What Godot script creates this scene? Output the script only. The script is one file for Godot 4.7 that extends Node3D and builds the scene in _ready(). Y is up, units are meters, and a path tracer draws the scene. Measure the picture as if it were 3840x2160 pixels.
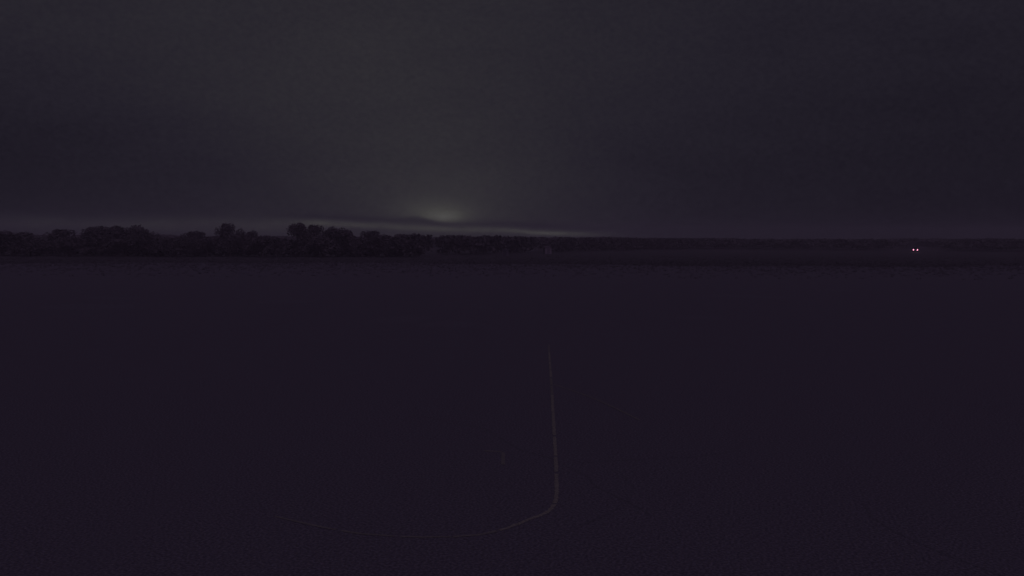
extends Node3D
# A field with an asphalt yard in front, seen from a mast on a very dark overcast night: a worn painted line on the asphalt,
# a row of trees and bushes beyond the field, the moon's glow low in the cloud and a van coming along a far road.

var used := {}
var rng := RandomNumberGenerator.new()

# ---------------------------------------------------------------- the sky
var n_big := FastNoiseLite.new()
var n_mid := FastNoiseLite.new()
var n_fine := FastNoiseLite.new()

func bump(x: float, w: float) -> float:
	return exp(-(x * x) / (w * w))

func edge(x: float, a: float, b: float) -> float:
	return smoothstep(a, b, x)

# Brightness of the night sky (display levels) for an azimuth to the right of north and an elevation, both in degrees.
func sky_colour(az: float, el: float, fine: float) -> Color:
	var e := maxf(el, 0.0)
	var d := Vector3(sin(deg_to_rad(az)) * cos(deg_to_rad(e)), sin(deg_to_rad(e)), -cos(deg_to_rad(az)) * cos(deg_to_rad(e)))
	var s := Vector3(d.x, d.y * 3.0, d.z)
	var big := n_big.get_noise_3dv(s)
	var mid := n_mid.get_noise_3dv(s)
	# even cloud, lighter on the side of the moon and overhead
	var level := 30.5 + 9.0 * bump(az + 9.0, 21.0) + 3.0 * edge(e, 4.0, 14.0) * bump(az + 12.0, 30.0) + 3.0 * edge(e, 2.0, 40.0)
	level += 4.5 * bump(az + 5.0, 9.0) * bump(e - 4.0, 7.0)
	level -= 5.5 * bump(az + 27.0, 14.0) * bump(e - 3.5, 4.5)
	level -= 5.5 * bump(e - 0.8, 6.5) * edge(az, 1.0, 13.0)
	level += big * 2.6 + mid * 1.4
	# the moon behind the cloud: a wide halo and a bright patch over a cloud bank with a hard upper edge
	var bank := 0.88 - 0.045 * (az + 4.4) + 0.30 * bump(az + 6.3, 1.1) + 0.05 * mid
	level += 8.0 * bump(az + 4.3, 4.6) * bump(e - 1.6, 2.4)
	var above := edge(e, bank - 0.02, bank + 0.22)
	level += 20.0 * bump(az + 4.4, 1.5) * bump(e - 1.3, 0.5) * above
	level += 7.0 * bump(az + 4.2, 0.7) * bump(e - 1.2, 0.28) * above
	level += 12.0 * bump(az + 5.0, 2.6) * bump(e - 1.65, 0.85) * above
	# cloud bank, then the lighter gap under it along the horizon
	level -= 6.0 * bump(e - (0.84 - 0.035 * az), 0.2) * edge(az, -16.0, -12.0) * (1.0 - edge(az, 0.0, 7.0))
	var gap := bump(e - (0.43 - 0.035 * az + 0.12 * mid), 0.19) * edge(az, -15.5, -11.0) * (1.0 - edge(az, 3.5, 8.0))
	level += 21.0 * gap * (1.0 + 0.5 * n_mid.get_noise_3dv(Vector3(d.x * 4.0, d.y * 20.0, d.z * 4.0)))
	level += 20.0 * bump(e - (0.41 - 0.03 * az + 0.1 * mid), 0.08) * bump(az - 2.0, 1.7)
	level += 13.0 * (1.0 + 0.5 * n_mid.get_noise_3dv(Vector3(d.x * 3.0, d.y * 12.0, d.z * 3.0))) * bump(e - 0.7, 0.42) * edge(az, -34.0, -27.0) * (1.0 - edge(az, -14.0, -10.0))
	if fine > 0.0:
		level += fine * n_fine.get_noise_3dv(Vector3(d.x, d.y * 1.6, d.z)) * 4.5
	# grey where it is lit, a little violet where it is dark
	var t := clampf((level - 34.0) / 36.0, 0.0, 1.0)
	var c := Color((level + lerpf(0.4, 0.3, t)) / 255.0, (level - lerpf(2.3, 0.0, t)) / 255.0, (level + lerpf(6.6, -3.0, t)) / 255.0)
	return c.srgb_to_linear()

func sky_rect(w: int, h: int, x0: int, y0: int, cw: int, ch: int, fine: bool) -> Image:
	var data := PackedFloat32Array()
	data.resize(cw * ch * 3)
	var at := 0
	for y in ch:
		var el := 90.0 - (y0 + y + 0.5) / h * 180.0
		for x in cw:
			var az := wrapf((x0 + x + 0.5) / w * 360.0, -180.0, 180.0)   # the picture's left edge is north
			var f := 0.0
			if fine:
				var m := minf(minf(x, cw - 1 - x) / 60.0, y / 60.0)
				f = clampf(m, 0.0, 1.0)
			var c := sky_colour(az, el, f)
			data[at] = c.r; data[at + 1] = c.g; data[at + 2] = c.b
			at += 3
	return Image.create_from_data(cw, ch, false, Image.FORMAT_RGBF, data.to_byte_array())

func make_sky() -> Sky:
	n_big.seed = 11; n_big.frequency = 1.6; n_big.fractal_octaves = 3
	n_mid.seed = 12; n_mid.frequency = 7.0; n_mid.fractal_octaves = 3
	n_fine.seed = 13; n_fine.frequency = 130.0; n_fine.fractal_octaves = 3; n_fine.fractal_gain = 0.8
	var whole := sky_rect(512, 256, 0, 0, 512, 256, false)
	whole.resize(4096, 2048, Image.INTERPOLATE_CUBIC)
	var part := sky_rect(4096, 2048, -448, 660, 896, 370, true)
	whole.blit_rect(part, Rect2i(448, 0, 448, 370), Vector2i(0, 660))
	whole.blit_rect(part, Rect2i(0, 0, 448, 370), Vector2i(4096 - 448, 660))
	var m := PanoramaSkyMaterial.new()
	m.panorama = ImageTexture.create_from_image(whole)
	var s := Sky.new()
	s.sky_material = m
	return s

# ---------------------------------------------------------------- helpers
func numbered(called: String) -> String:
	var n: int = used.get(called, -1) + 1
	used[called] = n
	return called if n == 0 else "%s_%03d" % [called, n]

func obj(called: String, mesh: Mesh, m: Material, parent: Node = self) -> MeshInstance3D:
	var o := MeshInstance3D.new()
	o.name = numbered(called) if parent == self else called
	o.mesh = mesh
	if m:
		o.material_override = m
	o.cast_shadow = GeometryInstance3D.SHADOW_CASTING_SETTING_ON
	parent.add_child(o, true)
	return o

func structure(called: String, mesh: Mesh, m: Material) -> MeshInstance3D:
	var o := obj(called, mesh, m)
	o.set_meta("kind", "structure")
	return o

func thing(called: String, label: String, category: String, at: Vector3, turn := 0.0, group := "") -> Node3D:
	var o := Node3D.new()
	o.name = numbered(called)
	add_child(o)
	o.position = at
	o.rotation.y = turn
	o.set_meta("label", label)
	o.set_meta("category", category)
	if group:
		o.set_meta("group", group)
	return o

func mat(c: Color, rough := 0.9, metal := 0.0) -> StandardMaterial3D:
	var m := StandardMaterial3D.new()
	m.albedo_color = c.linear_to_srgb()
	m.roughness = rough
	m.metallic = metal
	return m

func ramp(stops: Array) -> Gradient:
	var g := Gradient.new()
	var offs := PackedFloat32Array()
	var cols := PackedColorArray()
	for s in stops:
		offs.append(s[0])
		var c: Color = s[1]
		cols.append(c.linear_to_srgb())
	g.offsets = offs
	g.colors = cols
	return g

func noise_tex(sd: int, freq: float, octaves: int, stops: Array, size := 1024, as_normal := false) -> NoiseTexture2D:
	var n := FastNoiseLite.new()
	n.seed = sd
	n.noise_type = FastNoiseLite.TYPE_SIMPLEX_SMOOTH
	n.frequency = freq
	n.fractal_octaves = octaves
	n.fractal_gain = 0.62 if octaves < 7 else 0.8
	var t := NoiseTexture2D.new()
	t.width = size; t.height = size
	t.seamless = true
	t.noise = n
	if as_normal:
		t.as_normal_map = true
		t.bump_strength = 4.0
	elif stops.size() > 0:
		t.color_ramp = ramp(stops)
	return t

func ground_mat(tex: Texture2D, metres: float, rough: float, normal: Texture2D = null) -> StandardMaterial3D:
	var m := StandardMaterial3D.new()
	m.albedo_texture = tex
	m.roughness = rough
	m.uv1_triplanar = true
	m.uv1_world_triplanar = true
	m.uv1_scale = Vector3.ONE / metres
	if normal:
		m.normal_enabled = true
		m.normal_texture = normal
		m.normal_scale = 0.2
	return m

func quad(st: SurfaceTool, a: Vector3, b: Vector3, c: Vector3, d: Vector3) -> void:   # clockwise seen from its front
	for p in [a, b, c, a, c, d]:
		st.add_vertex(p)

func begin() -> SurfaceTool:
	var st := SurfaceTool.new()
	st.begin(Mesh.PRIMITIVE_TRIANGLES)
	st.set_smooth_group(-1)
	return st

func done(st: SurfaceTool) -> ArrayMesh:
	st.generate_normals()
	return st.commit()

func box(st: SurfaceTool, lo: Vector3, hi: Vector3, bev := 0.0) -> void:
	var c := (lo + hi) * 0.5
	var h := (hi - lo) * 0.5
	# three bands of corners, bevelled along the upright edges and round the top
	var rings: Array = []
	var levels := [[-h.y, 0.0], [h.y - bev, 0.0], [h.y, bev]] if bev > 0.0 else [[-h.y, 0.0], [h.y, 0.0]]
	for lv in levels:
		var x: float = h.x - lv[1]
		var z: float = h.z - lv[1]
		var y: float = lv[0]
		var b := bev
		rings.append([Vector3(-x + b, y, -z), Vector3(x - b, y, -z), Vector3(x, y, -z + b), Vector3(x, y, z - b), Vector3(x - b, y, z), Vector3(-x + b, y, z), Vector3(-x, y, z - b), Vector3(-x, y, -z + b)])
	for k in rings.size() - 1:
		for i in 8:
			var j := (i + 1) % 8
			var p: Vector3 = rings[k][i]; var q: Vector3 = rings[k][j]
			if p.is_equal_approx(q):
				continue
			quad(st, c + p, c + q, c + rings[k + 1][j], c + rings[k + 1][i])
	var top: Array = rings[-1]
	var low: Array = rings[0]
	for i in range(1, 7):
		st.add_vertex(c + top[0]); st.add_vertex(c + top[i]); st.add_vertex(c + top[i + 1])
		st.add_vertex(c + low[0]); st.add_vertex(c + low[i + 1]); st.add_vertex(c + low[i])

# A ribbon lying on the ground along points (x, z), with a ragged width.
func ribbon(pts: Array, width: float, y: float, ragged := 0.0, sd := 1) -> ArrayMesh:
	var st := begin()
	var r := RandomNumberGenerator.new()
	r.seed = sd
	var left: Array = []
	var right: Array = []
	for i in pts.size():
		var p: Vector2 = pts[i]
		var a: Vector2 = pts[maxi(i - 1, 0)]
		var b: Vector2 = pts[mini(i + 1, pts.size() - 1)]
		var dir := (b - a).normalized()
		var side := Vector2(-dir.y, dir.x)
		var wl := width * 0.5 * (1.0 + ragged * r.randf_range(-1.0, 1.0))
		var wr := width * 0.5 * (1.0 + ragged * r.randf_range(-1.0, 1.0))
		left.append(Vector3(p.x - side.x * wl, y, p.y - side.y * wl))
		right.append(Vector3(p.x + side.x * wr, y, p.y + side.y * wr))
	for i in pts.size() - 1:
		quad(st, left[i], left[i + 1], right[i + 1], right[i])
		# the paint has a skin's thickness
	var mesh := done(st)
	return mesh

func smooth_path(keys: Array, step: float) -> Array:
	var c := Curve3D.new()
	c.bake_interval = step
	for i in keys.size():
		var k: Vector2 = keys[i]
		var a: Vector2 = keys[maxi(i - 1, 0)]
		var b: Vector2 = keys[mini(i + 1, keys.size() - 1)]
		var t := (b - a) / 6.0
		var lim := minf(k.distance_to(a) if i > 0 else 1e9, k.distance_to(b) if i < keys.size() - 1 else 1e9) * 0.45
		if t.length() > lim:
			t = t.normalized() * lim
		c.add_point(Vector3(k.x, 0, k.y), Vector3(-t.x, 0, -t.y), Vector3(t.x, 0, t.y))
	var out: Array = []
	for p in c.get_baked_points():
		out.append(Vector2(p.x, p.z))
	return out

# Flat patch with a slightly ragged outline.
func patch(outline: Array, y: float) -> ArrayMesh:
	var poly := PackedVector2Array()
	for p in outline:
		poly.append(p)
	var idx := Geometry2D.triangulate_polygon(poly)
	var st := begin()
	for k in range(0, idx.size(), 3):
		var a := poly[idx[k]]; var b := poly[idx[k + 1]]; var c := poly[idx[k + 2]]
		if (b - a).cross(c - a) < 0.0:
			var s := b; b = c; c = s
		for p in [a, b, c]:
			st.add_vertex(Vector3(p.x, y, p.y))
	return done(st)

# ---------------------------------------------------------------- plants
func leaf(st: SurfaceTool, at: Vector3, size: float, r: RandomNumberGenerator, tone: Color) -> void:
	var n := Vector3(r.randf_range(-1, 1), r.randf_range(-0.2, 1), r.randf_range(-1, 1)).normalized()
	var u := n.cross(Vector3(r.randf_range(-1, 1), r.randf_range(-1, 1), r.randf_range(-1, 1))).normalized()
	var v := n.cross(u)
	var k := tone * r.randf_range(0.75, 1.25)
	st.set_color(Color(k.r, k.g, k.b))
	quad(st, at - u * size, at + v * size * 0.55, at + u * size, at - v * size * 0.55)

# A crown 1 high and about 1 wide, made of leaf clumps on lobes.
func crown_mesh(sd: int, low: float, count: int, size: float, upright: float) -> ArrayMesh:
	var r := RandomNumberGenerator.new()
	r.seed = sd
	var st := begin()
	var lobes: Array = []
	for i in 17:
		var t := r.randf()
		var y := lerpf(low + 0.1, 0.84, sqrt(t))
		var wide := lerpf(0.36, 0.26, pow(t, 1.6)) * upright
		var a := r.randf() * TAU
		lobes.append([Vector3(cos(a) * wide * sqrt(r.randf()), y, sin(a) * wide * sqrt(r.randf())), lerpf(0.21, 0.13, t) * r.randf_range(0.75, 1.2)])
	var tone := Color(0.115, 0.108, 0.095)
	for i in count:
		var l: Array = lobes[r.randi() % lobes.size()]
		var dir := Vector3(r.randfn(), r.randfn() * 0.85, r.randfn()).normalized()
		var p: Vector3 = l[0] + dir * l[1] * pow(r.randf(), 0.35)
		if p.y < low * 0.5:
			p.y = low * 0.5 + r.randf() * 0.1
		leaf(st, p, size * r.randf_range(0.6, 1.3), r, tone)
	return done(st)

func trunk_mesh(sd: int, top: float, thick: float) -> ArrayMesh:
	var r := RandomNumberGenerator.new()
	r.seed = sd
	var st := begin()
	limb(st, Vector3(0, -0.02, 0), Vector3(r.randf_range(-0.02, 0.02), top * 0.55, 0), thick, thick * 0.7)
	limb(st, Vector3(0, top * 0.52, 0), Vector3(0.02, top, 0.01), thick * 0.72, thick * 0.25)
	for i in 5:
		var a := r.randf() * TAU
		var y := lerpf(top * 0.3, top * 0.75, i / 4.0)
		limb(st, Vector3(0, y, 0), Vector3(cos(a) * 0.26, y + r.randf_range(0.08, 0.24), sin(a) * 0.26), thick * 0.45, thick * 0.12)
	return done(st)

func limb(st: SurfaceTool, a: Vector3, b: Vector3, ra: float, rb: float) -> void:
	var d := (b - a).normalized()
	var u := d.cross(Vector3(0.3, 0.1, 1).normalized()).normalized()
	var v := d.cross(u)
	for i in 7:
		var p := TAU * i / 7.0
		var q := TAU * (i + 1) / 7.0
		var x := u * cos(p) + v * sin(p)
		var y := u * cos(q) + v * sin(q)
		quad(st, a + x * ra, b + x * rb, b + y * rb, a + y * ra)

# ---------------------------------------------------------------- the van
func wheel(parent: Node3D, at: Vector3, rubber: Material, alloy: Material) -> void:
	var w := Node3D.new()
	w.name = "wheel"
	parent.add_child(w, true)
	w.position = at
	var t := CylinderMesh.new()
	t.top_radius = 0.33; t.bottom_radius = 0.33; t.height = 0.22; t.radial_segments = 24
	var tyre := obj("tyre", t, rubber, w)
	tyre.rotation.z = PI / 2
	var d := CylinderMesh.new()
	d.top_radius = 0.2; d.bottom_radius = 0.21; d.height = 0.235; d.radial_segments = 20
	var rim := obj("rim", d, alloy, w)
	rim.rotation.z = PI / 2

func hull(profile: Array, half: Array, _unused := 0.0) -> ArrayMesh:   # side outline (z, y) swept across, its half width per point
	var st := begin()
	var n := profile.size()
	for i in n:
		var j := (i + 1) % n
		var p: Vector2 = profile[i]; var q: Vector2 = profile[j]
		quad(st, Vector3(-half[i], p.y, p.x), Vector3(half[i], p.y, p.x), Vector3(half[j], q.y, q.x), Vector3(-half[j], q.y, q.x))
	var poly := PackedVector2Array(profile)
	var idx := Geometry2D.triangulate_polygon(poly)
	for s in [-1.0, 1.0]:
		for k in range(0, idx.size(), 3):
			var tri := [idx[k], idx[k + 1], idx[k + 2]]
			if s < 0:
				tri.reverse()
			for id in tri:
				st.add_vertex(Vector3(s * half[id], poly[id].y, poly[id].x))
	return done(st)

func make_van(at: Vector3, turn: float) -> void:   # its front looks along +z
	var v := thing("van", "dark van with both headlights lit, coming along the far road", "van", at, turn)
	var paint := mat(Color(0.03, 0.03, 0.035), 0.35)
	paint.clearcoat_enabled = true
	var glass := mat(Color(0.02, 0.02, 0.025), 0.08)
	var rubber := mat(Color(0.02, 0.02, 0.02), 0.9)
	var alloy := mat(Color(0.4, 0.4, 0.42), 0.35, 0.8)
	var trim := mat(Color(0.025, 0.025, 0.025), 0.7)
	var prof := [Vector2(-2.4, 0.35), Vector2(-2.45, 0.7), Vector2(-2.42, 1.2), Vector2(-2.3, 1.82), Vector2(-2.1, 1.9), Vector2(0.55, 1.92), Vector2(0.85, 1.86), Vector2(1.62, 1.2), Vector2(2.25, 1.02), Vector2(2.4, 0.86), Vector2(2.45, 0.6), Vector2(2.4, 0.3)]
	var half := [0.86, 0.92, 0.92, 0.8, 0.76, 0.76, 0.77, 0.88, 0.86, 0.84, 0.84, 0.8]
	obj("body", hull(prof, half), paint, v)
	var st := begin()
	quad(st, Vector3(0.68, 1.8, 0.94), Vector3(-0.68, 1.8, 0.94), Vector3(-0.78, 1.24, 1.6), Vector3(0.78, 1.24, 1.6))
	obj("windscreen", done(st), glass, v)
	for s in [-1.0, 1.0]:
		for span in [[0.2, 0.95], [-1.0, 0.1], [-2.1, -1.1]]:
			var w := begin()
			var a := Vector3(s * 0.925, 1.2, span[0]); var b := Vector3(s * 0.925, 1.2, span[1])
			var c := Vector3(s * 0.81, 1.75, span[1] - (0.35 if span[1] > 0.5 else 0.0)); var d := Vector3(s * 0.81, 1.75, span[0])
			if s > 0:
				quad(w, a, d, c, b)
			else:
				quad(w, a, b, c, d)
			obj("side_window", done(w), glass, v)
		var m := begin()
		box(m, Vector3(s * 1.0 - 0.1, 1.15, 1.1), Vector3(s * 1.0 + 0.1, 1.36, 1.22), 0.03)
		obj("mirror", done(m), trim, v)
		for z in [-1.5, 1.55]:
			wheel(v, Vector3(s * 0.82, 0.33, z), rubber, alloy)
	var g := begin()
	box(g, Vector3(-0.45, 0.56, 2.4), Vector3(0.45, 0.78, 2.475), 0.02)
	obj("grille", done(g), trim, v)
	var bp := begin()
	box(bp, Vector3(-0.86, 0.3, 2.36), Vector3(0.86, 0.5, 2.53), 0.05)
	obj("bumper", done(bp), trim, v)
	var np := begin()
	box(np, Vector3(-0.26, 0.36, 2.53), Vector3(0.26, 0.47, 2.545))
	obj("number_plate", done(np), mat(Color(0.6, 0.6, 0.58), 0.5), v)
	var lamp_glass := mat(Color(0.8, 0.75, 0.78), 0.2)
	lamp_glass.emission_enabled = true
	lamp_glass.emission = Color(1.0, 0.62, 0.75)
	lamp_glass.emission_energy_multiplier = 4.0
	for s in [-1.0, 1.0]:
		var lens := SphereMesh.new()
		lens.radius = 0.2; lens.height = 0.4; lens.radial_segments = 24; lens.rings = 12
		var h := obj("headlight", lens, lamp_glass, v)
		h.position = Vector3(s * 0.64, 0.74, 2.4)
		h.scale = Vector3(1.0, 1.0, 0.45)
		var beam := SpotLight3D.new()
		beam.name = "beam"
		beam.light_color = Color(1.0, 0.8, 0.88)
		beam.light_energy = 1.2
		beam.light_size = 0.12
		beam.spot_angle = 40.0
		beam.spot_range = 80.0
		beam.spot_attenuation = 2.0
		beam.shadow_enabled = true
		v.add_child(beam, true)
		beam.position = Vector3(s * 0.64, 0.74, 2.52)
		beam.rotation = Vector3(deg_to_rad(-8.0), PI, 0)

# ---------------------------------------------------------------- a field hut
func make_hut(label: String, at: Vector3, size: Vector3, wall: Color, turn: float) -> void:
	var h := thing("hut", label, "hut", at, turn, "small huts at the far side of the field")
	var st := begin()
	var x := size.x * 0.5; var z := size.z * 0.5
	box(st, Vector3(-x, 0, -z), Vector3(x, size.y * 0.78, z))
	obj("wall", done(st), mat(wall, 0.85), h)
	var rf := begin()
	var e := 0.18
	var a := size.y * 0.785
	for s in [-1.0, 1.0]:
		var p0 := Vector3(s * (x + e), a, z + e); var p1 := Vector3(s * (x + e), a, -z - e)
		var r0 := Vector3(0, size.y, z + e); var r1 := Vector3(0, size.y, -z - e)
		if s > 0:
			quad(rf, p0, r0, r1, p1)
		else:
			quad(rf, p1, r1, r0, p0)
	for s in [-1.0, 1.0]:
		var p := [Vector3(-x - e, a, s * (z + e)), Vector3(0, size.y, s * (z + e)), Vector3(x + e, a, s * (z + e))]
		if s < 0:
			p.reverse()
		for q in p:
			rf.add_vertex(q)
	quad(rf, Vector3(-x - e, a, -z - e), Vector3(-x - e, a, z + e), Vector3(x + e, a, z + e), Vector3(x + e, a, -z - e))
	obj("roof", done(rf), mat(wall * 0.6, 0.8), h)
	var d := begin()
	box(d, Vector3(-0.45, 0.02, z), Vector3(0.45, minf(2.0, size.y * 0.7), z + 0.04))
	obj("door", done(d), mat(wall * 0.5, 0.7), h)

# A place in the scrub that runs on from the end of the treeline, farther and farther off, into the far woodland.
func taper(r: RandomNumberGenerator, w: float) -> Transform3D:
	var t := r.randf()
	var h := lerpf(5.9, 4.75, sqrt(t)) + r.randf_range(-0.6, 0.15)
	return Transform3D(Basis(Vector3.UP, r.randf() * TAU).scaled(Vector3(w * 1.2, h, w * 1.2)), Vector3(lerpf(-27, 75, t) + r.randf_range(-4, 4), 0, lerpf(-201, -375, pow(t, 0.8)) + r.randf_range(-6, 6)))

# ================================================================ the scene
func _ready() -> void:
	var cam := Camera3D.new()
	cam.name = "camera"
	cam.position = Vector3(0, 4.5, 0)
	cam.rotation_degrees = Vector3(-3.24, 0, 0.21)
	cam.fov = 36.0
	cam.near = 0.1
	cam.far = 9000.0
	add_child(cam)
	cam.make_current()

	var env := Environment.new()
	env.background_mode = Environment.BG_SKY
	env.sky = make_sky()
	env.tonemap_mode = Environment.TONE_MAPPER_LINEAR
	env.tonemap_exposure = 1.0
	env.fog_enabled = true          # thin night haze
	env.fog_density = 0.0012
	env.fog_light_color = Color(0.9, 0.88, 0.88)
	env.sdfgi_enabled = true
	env.ssao_enabled = true
	env.ssil_enabled = true
	var we := WorldEnvironment.new()
	we.name = "environment"
	we.environment = env
	add_child(we)

	var moon := DirectionalLight3D.new()   # moonlight through high thin cloud, behind the camera
	moon.name = "moonlight"
	moon.light_color = Color(0.84, 0.70, 0.97)
	moon.light_energy = 0.096
	moon.light_angular_distance = 20.0
	moon.shadow_enabled = true
	moon.rotation_degrees = Vector3(-43, 24, 0)
	add_child(moon)

	# ------------------------------------------------ ground
	var field_tex := noise_tex(3, 0.02, 6, [[0.0, Color(0.04, 0.038, 0.037)], [0.45, Color(0.066, 0.062, 0.06)], [1.0, Color(0.10, 0.094, 0.09)]])
	var field_mat := ground_mat(field_tex, 26.0, 0.95)
	var fm := PlaneMesh.new()
	fm.size = Vector2(1100, 1100)
	fm.subdivide_width = 40; fm.subdivide_depth = 40
	structure("ground", fm, field_mat)

	var asphalt_tex := noise_tex(4, 0.1, 4, [[0.0, Color(0.07, 0.068, 0.072)], [0.35, Color(0.13, 0.128, 0.132)], [0.65, Color(0.21, 0.206, 0.208)], [1.0, Color(0.33, 0.32, 0.325)]], 2048)
	var asphalt_bump := noise_tex(5, 0.12, 3, [], 1024, true)
	var asphalt := ground_mat(asphalt_tex, 13.0, 0.92, asphalt_bump)
	asphalt.detail_enabled = true
	asphalt.detail_blend_mode = BaseMaterial3D.BLEND_MODE_MUL
	asphalt.detail_albedo = noise_tex(6, 0.3, 2, [[0.0, Color(0.72, 0.68, 1.0)], [0.5, Color(0.88, 0.88, 0.88)], [1.0, Color(1.0, 0.80, 0.72)]])
	asphalt.detail_uv_layer = BaseMaterial3D.DETAIL_UV_1
	var outline: Array = []
	var re := RandomNumberGenerator.new()
	re.seed = 9
	for i in 140:
		outline.append(Vector2(-130 + 260.0 * i / 140.0, -150 + re.randf_range(-1.2, 1.2) + sin(i * 0.31) * 2.5 + sin(i * 0.083) * 5.0))
	for i in 40:
		outline.append(Vector2(130 + re.randf_range(-0.3, 0.3), -150 + 168.0 * i / 40.0))
	outline.append(Vector2(130, 18)); outline.append(Vector2(-130, 18))
	for i in range(39, 0, -1):
		outline.append(Vector2(-130 + re.randf_range(-0.3, 0.3), -150 + 168.0 * i / 40.0))
	var yard := structure("asphalt_yard", patch(outline, 0.02), asphalt)

	# ------------------------------------------------ paint on the yard, parts of it
	var paint_tex := noise_tex(7, 0.05, 4, [[0.0, Color(0.17, 0.165, 0.135)], [0.42, Color(0.24, 0.235, 0.18)], [0.62, Color(0.31, 0.305, 0.22)], [1.0, Color(0.41, 0.40, 0.30)]], 512)
	var paint := ground_mat(paint_tex, 2.0, 0.8)
	var faded_tex := noise_tex(8, 0.05, 4, [[0.0, Color(0.15, 0.15, 0.12)], [0.5, Color(0.21, 0.205, 0.165)], [1.0, Color(0.31, 0.30, 0.24)]], 512)
	var faded := ground_mat(faded_tex, 2.0, 0.85)
	var path := smooth_path([Vector2(1.55, -37.0), Vector2(1.45, -34.0), Vector2(1.23, -27.15), Vector2(1.08, -22.92), Vector2(0.97, -19.82), Vector2(0.89, -17.45), Vector2(0.81, -15.6), Vector2(0.76, -14.94), Vector2(0.68, -14.5), Vector2(0.55, -14.2), Vector2(0.34, -13.95), Vector2(0.06, -13.6), Vector2(-0.15, -13.38), Vector2(-0.47, -13.16), Vector2(-0.87, -13.05)], 0.06)
	# worn through in places: each piece that is left is a part
	var from := 0
	var rw := RandomNumberGenerator.new()
	rw.seed = 61
	var first := true
	while from < path.size() - 6:
		var to := mini(from + rw.randi_range(18, 70), path.size() - 1)
		var line := obj("painted_line", ribbon(path.slice(from, to + 1), 0.074, 0.026, 0.3, 21 + from), faded if first or rw.randf() < 0.12 else paint, yard)
		if first:
			line.set_meta("label", "far end of the worn pale line that runs straight away")
			first = false
		from = to + rw.randi_range(1, 4)
	var branch := smooth_path([Vector2(1.3, -26.9), Vector2(1.74, -25.97), Vector2(2.26, -24.67), Vector2(2.75, -23.13), Vector2(3.16, -21.61)], 0.12)
	var line2 := obj("painted_line", ribbon(branch, 0.06, 0.026, 0.35, 22), faded, yard)
	line2.set_meta("label", "faded line that leaves the long one to the right")
	for run in [[Vector2(-0.9, -13.05), Vector2(-1.3, -13.03), Vector2(-1.66, -13.06)], [Vector2(-1.75, -13.07), Vector2(-2.27, -13.18), Vector2(-2.6, -13.32)], [Vector2(-2.68, -13.36), Vector2(-2.85, -13.43), Vector2(-3.24, -13.66), Vector2(-3.8, -14.0)]]:
		obj("painted_line", ribbon(smooth_path(run, 0.08), 0.055, 0.026, 0.3, 25), faded, yard).set_meta("label", "faint left run of the long line")
	# cracks and mended patches in the asphalt
	var rp := RandomNumberGenerator.new()
	rp.seed = 71
	var tar := ground_mat(noise_tex(14, 0.05, 4, [[0.0, Color(0.09, 0.087, 0.09)], [1.0, Color(0.19, 0.185, 0.19)]], 512), 3.0, 0.8)
	var mend := ground_mat(noise_tex(15, 0.03, 6, [[0.0, Color(0.11, 0.106, 0.112)], [1.0, Color(0.21, 0.205, 0.21)]], 1024), 5.0, 0.9)
	for i in 14:
		var z := -lerpf(13.0, 70.0, pow(rp.randf(), 1.5))
		var p := Vector2(rp.randf_range(-0.55, 0.55) * -z, z)
		var way := rp.randf() * TAU
		var keys: Array = [p]
		for k in rp.randi_range(7, 16):
			way += rp.randf_range(-0.45, 0.45)
			p += Vector2(cos(way), sin(way)) * rp.randf_range(0.4, 0.9)
			keys.append(p)
		obj("crack", ribbon(keys, 0.035, 0.0225, 0.5, 80 + i), tar, yard)
	for i in 9:
		var z := -lerpf(15.0, 90.0, rp.randf())
		var c := Vector2(rp.randf_range(-0.55, 0.55) * -z, z)
		if absf(c.x) < 5.0 and c.y > -45.0:
			c.x += 9.0 * signf(c.x)
		var shape: Array = []
		var hx := rp.randf_range(0.8, 3.0); var hz := rp.randf_range(0.8, 2.5)
		var spin := rp.randf() * 0.5
		for k in 24:
			var a := TAU * k / 24.0
			var r := 1.0 / pow(pow(absf(cos(a)), 6.0) + pow(absf(sin(a)), 6.0), 1.0 / 6.0) * rp.randf_range(0.96, 1.04)
			shape.append(c + Vector2(cos(a) * r * hx, sin(a) * r * hz).rotated(spin))
		obj("asphalt_patch", patch(shape, 0.0245), mend, yard)
	var mark := obj("painted_mark", ribbon(smooth_path([Vector2(-0.58, -18.42), Vector2(-0.2, -18.36)], 0.06), 0.09, 0.026, 0.25, 23), faded, yard)
	mark.set_meta("label", "short pale dash left of the long line")
	obj("painted_mark", ribbon(smooth_path([Vector2(-0.17, -18.3), Vector2(-0.165, -17.3)], 0.08), 0.07, 0.026, 0.3, 24), faded, yard)

	# ------------------------------------------------ far road
	var road_path := smooth_path([Vector2(215, -470), Vector2(170, -374), Vector2(143.5, -316), Vector2(131, -272), Vector2(136, -232), Vector2(165, -196), Vector2(220, -172)], 2.0)
	structure("road", ribbon(road_path, 6.0, 0.03), ground_mat(field_tex, 9.0, 0.9))

	# ------------------------------------------------ grass at the edge of the yard and over the field
	var tuft := begin()
	rng.seed = 31
	for i in 14:
		var a := rng.randf() * TAU
		var root := Vector3(rng.randf_range(-0.12, 0.12), 0, rng.randf_range(-0.12, 0.12))
		var tip := root + Vector3(cos(a) * 0.1, rng.randf_range(0.06, 0.16), sin(a) * 0.1)
		var side := Vector3(-sin(a), 0, cos(a)) * 0.012
		tuft.add_vertex(root - side); tuft.add_vertex(tip); tuft.add_vertex(root + side)
	var mm := MultiMesh.new()
	mm.transform_format = MultiMesh.TRANSFORM_3D
	mm.mesh = done(tuft)
	mm.instance_count = 16000
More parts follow.
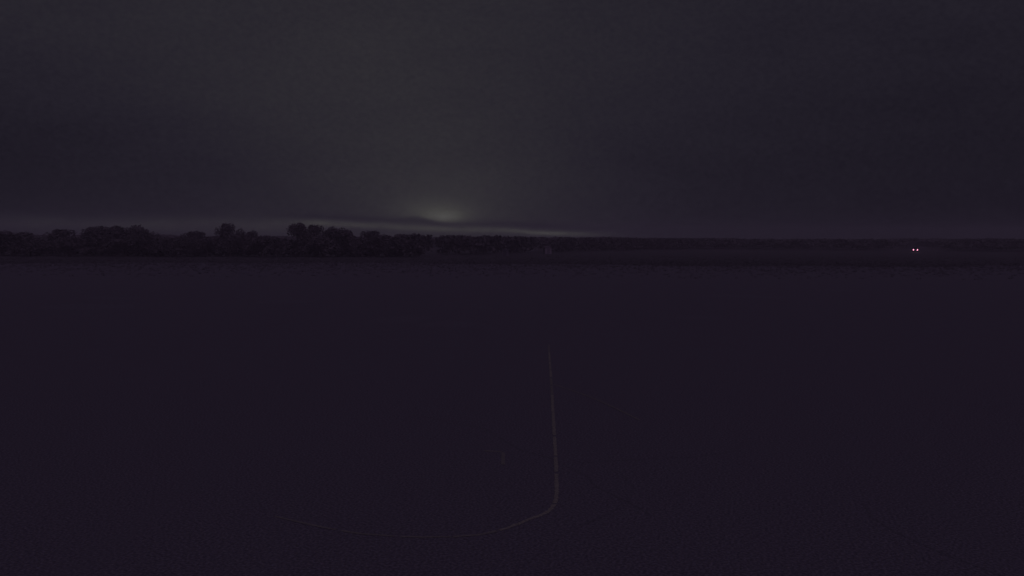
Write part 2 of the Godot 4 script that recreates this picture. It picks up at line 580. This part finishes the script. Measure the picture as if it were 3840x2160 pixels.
	for i in mm.instance_count:
		var z := -150.0 + rng.randfn(0.0, 22.0)
		if z > -98.0 or i % 4 == 0:
			z = -140.0 - 85.0 * rng.randf()
		var x := rng.randf_range(-0.68, 0.68) * -z
		var s := rng.randf_range(0.8, 1.9)
		mm.set_instance_transform(i, Transform3D(Basis(Vector3.UP, rng.randf() * TAU).scaled(Vector3(s, s, s)), Vector3(x, 0, z)))
	var grass := MultiMeshInstance3D.new()
	grass.name = "grass"
	grass.multimesh = mm
	grass.material_override = mat(Color(0.10, 0.095, 0.09), 0.9)
	grass.set_meta("kind", "stuff")
	grass.set_meta("label", "dark rough grass of the field beyond the yard")
	grass.set_meta("category", "grass")
	add_child(grass)

	# ------------------------------------------------ trees and bushes along the left of the skyline
	var leaf_mat := StandardMaterial3D.new()
	leaf_mat.vertex_color_use_as_albedo = true
	leaf_mat.roughness = 0.8
	leaf_mat.backlight_enabled = true
	leaf_mat.backlight = Color(0.03, 0.035, 0.02)
	var bark := mat(Color(0.07, 0.06, 0.05), 0.95)
	var crowns := [crown_mesh(41, 0.08, 3000, 0.03, 1.15), crown_mesh(42, 0.06, 3000, 0.03, 1.3), crown_mesh(43, 0.1, 2700, 0.03, 0.95)]
	var trunks := [trunk_mesh(51, 0.75, 0.032), trunk_mesh(52, 0.7, 0.03), trunk_mesh(53, 0.78, 0.028)]
	# x, z, height, width, crown, label
	for t in [
		[-111.5, -198.0, 6.00, 13.5, 0, "low spreading tree at the left end of the treeline"],
		[-101.0, -203.0, 6.50, 11.5, 1, "round tree second from the left end of the treeline"],
		[-93.5, -200.0, 7.10, 10.1, 2, "medium tree close against the left side of the broad one"],
		[-88.5, -204.0, 7.60, 12.2, 0, "broad tree that makes the first long hump of the treeline"],
		[-82.8, -199.0, 6.50, 8.8, 1, "tree on the right slope of the first long hump"],
		[-71.6, -200.0, 6.05, 7.0, 2, "small lone tree between the first gap and the tall narrow crown"],
		[-63.6, -200.0, 8.0, 6.8, 1, "tall rounded tree standing clear between two gaps"],
		[-60.2, -202.5, 6.30, 6.2, 0, "lower tree leaning on the right of the tall rounded one"],
		[-48.4, -200.0, 8.0, 7.3, 2, "tallest tree, at the right end of the humps"],
		[-44.6, -204.0, 7.80, 8.1, 1, "tree just right of the tallest one, nearly as tall"],
		[-39.6, -202.0, 7.3, 9.5, 0, "tree halfway down the long slope right of the tallest one"],
		[-34.0, -206.0, 6.40, 10.1, 1, "last low tree where the slope meets the flat skyline"],
	]:
		var o := thing("tree", t[5], "tree", Vector3(t[0], 0, t[1]), hash(t[0]) % 628 / 100.0, "trees along the far side of the field")
		obj("crown", crowns[t[4]], leaf_mat, o)
		obj("trunk", trunks[t[4]], bark, o)
		for c in o.get_children():
			c.scale = Vector3(t[3], t[2], t[3])
	var bush_crowns := [crown_mesh(44, 0.02, 1500, 0.05, 1.3), crown_mesh(45, 0.02, 1500, 0.05, 1.4)]
	for t in [
		[-106.5, -196.0, 4.4, 7.0, "dark bush filling the gap right of the leftmost tree"],
		[-97.5, -195.0, 4.6, 7.0, "dark bush under the second tree from the left"],
		[-85.5, -196.0, 4.5, 8.0, "wide bush in front of the broad hump"],
		[-78.6, -198.0, 4.45, 6.0, "low bush in the first gap of the treeline"],
		[-74.8, -196.0, 4.6, 6.0, "bush at the left foot of the small lone tree"],
		[-68.0, -198.0, 4.9, 5.5, "bush between the small lone tree and the tall rounded tree"],
		[-55.8, -198.0, 5.0, 6.0, "bush in the gap left of the tallest tree"],
		[-51.8, -196.0, 4.8, 5.0, "bush at the left foot of the tallest tree"],
		[-42.0, -197.0, 5.0, 7.0, "bush in front of the long slope"],
		[-29.0, -203.0, 5.2, 8.0, "bush at the lower end of the long slope"],
		[-24.0, -208.0, 4.9, 8.0, "last bush of the row, out on the flat field"],
	]:
		var o := thing("bush", t[4], "bush", Vector3(t[0], 0, t[1]), hash(t[0]) % 628 / 100.0, "bushes between the far trees")
		obj("crown", bush_crowns[hash(t[1]) % 2], leaf_mat, o)
		obj("stem", trunks[0], bark, o)
		for c in o.get_children():
			c.scale = Vector3(t[3], t[2], t[3])

	# undergrowth between and under them, which reads as one dark mass
	var low := MultiMesh.new()
	low.transform_format = MultiMesh.TRANSFORM_3D
	low.mesh = crown_mesh(47, 0.02, 420, 0.085, 1.35)
	low.instance_count = 270
	rng.seed = 55
	for i in low.instance_count:
		var w := rng.randf_range(3.5, 6.0)
		var h := rng.randf_range(2.2, 4.3)
		low.set_instance_transform(i, Transform3D(Basis(Vector3.UP, rng.randf() * TAU).scaled(Vector3(w, h, w)), Vector3(rng.randf_range(-122, -22), 0, -205.0 + rng.randf_range(-5, 4))) if i < 150 else taper(rng, w))
	var under := MultiMeshInstance3D.new()
	under.name = "undergrowth"
	under.multimesh = low
	under.material_override = leaf_mat
	under.set_meta("kind", "stuff")
	under.set_meta("label", "dark undergrowth at the foot of the treeline")
	under.set_meta("category", "undergrowth")
	add_child(under)

	# ------------------------------------------------ far woodland that closes the horizon, one mass
	var wood := MultiMesh.new()
	wood.transform_format = MultiMesh.TRANSFORM_3D
	wood.mesh = crown_mesh(46, 0.02, 260, 0.11, 1.35)
	wood.instance_count = 1500
	var height_noise := FastNoiseLite.new()
	height_noise.seed = 5
	height_noise.frequency = 0.012
	rng.seed = 77
	for i in wood.instance_count:
		var az := deg_to_rad(rng.randf_range(-46, 46))
		var dist := rng.randf_range(375, 460)
		if absf(az - 0.428) < 0.03:   # the road comes through here
			dist += 85.0
		var x := sin(az) * dist
		var hgt := (4.7 + 1.1 * height_noise.get_noise_1d(x) + rng.randf_range(-0.5, 0.3)) * 1.0
		var w := rng.randf_range(6, 11)
		wood.set_instance_transform(i, Transform3D(Basis(Vector3.UP, rng.randf() * TAU).scaled(Vector3(w, hgt, w)), Vector3(x, 0, -cos(az) * dist)))
	var woodland := MultiMeshInstance3D.new()
	woodland.name = "far_woodland"
	woodland.multimesh = wood
	woodland.material_override = leaf_mat
	woodland.set_meta("kind", "stuff")
	woodland.set_meta("label", "low far woodland along the horizon")
	woodland.set_meta("category", "woodland")
	add_child(woodland)

	# ------------------------------------------------ huts and the van
	make_hut("small pale hut at the far side of the field, under the pale streak of sky", Vector3(9.9, 0, -250), Vector3(1.9, 2.3, 1.8), Color(0.27, 0.24, 0.24), 0.3)
	make_hut("smaller grey hut at the far side, left of the pale one", Vector3(-1.7, 0, -222), Vector3(1.4, 1.9, 1.4), Color(0.17, 0.165, 0.165), -0.2)
	make_van(Vector3(143.5, 0.03, -316), atan2(-143.5 + 20.0, 316.0))
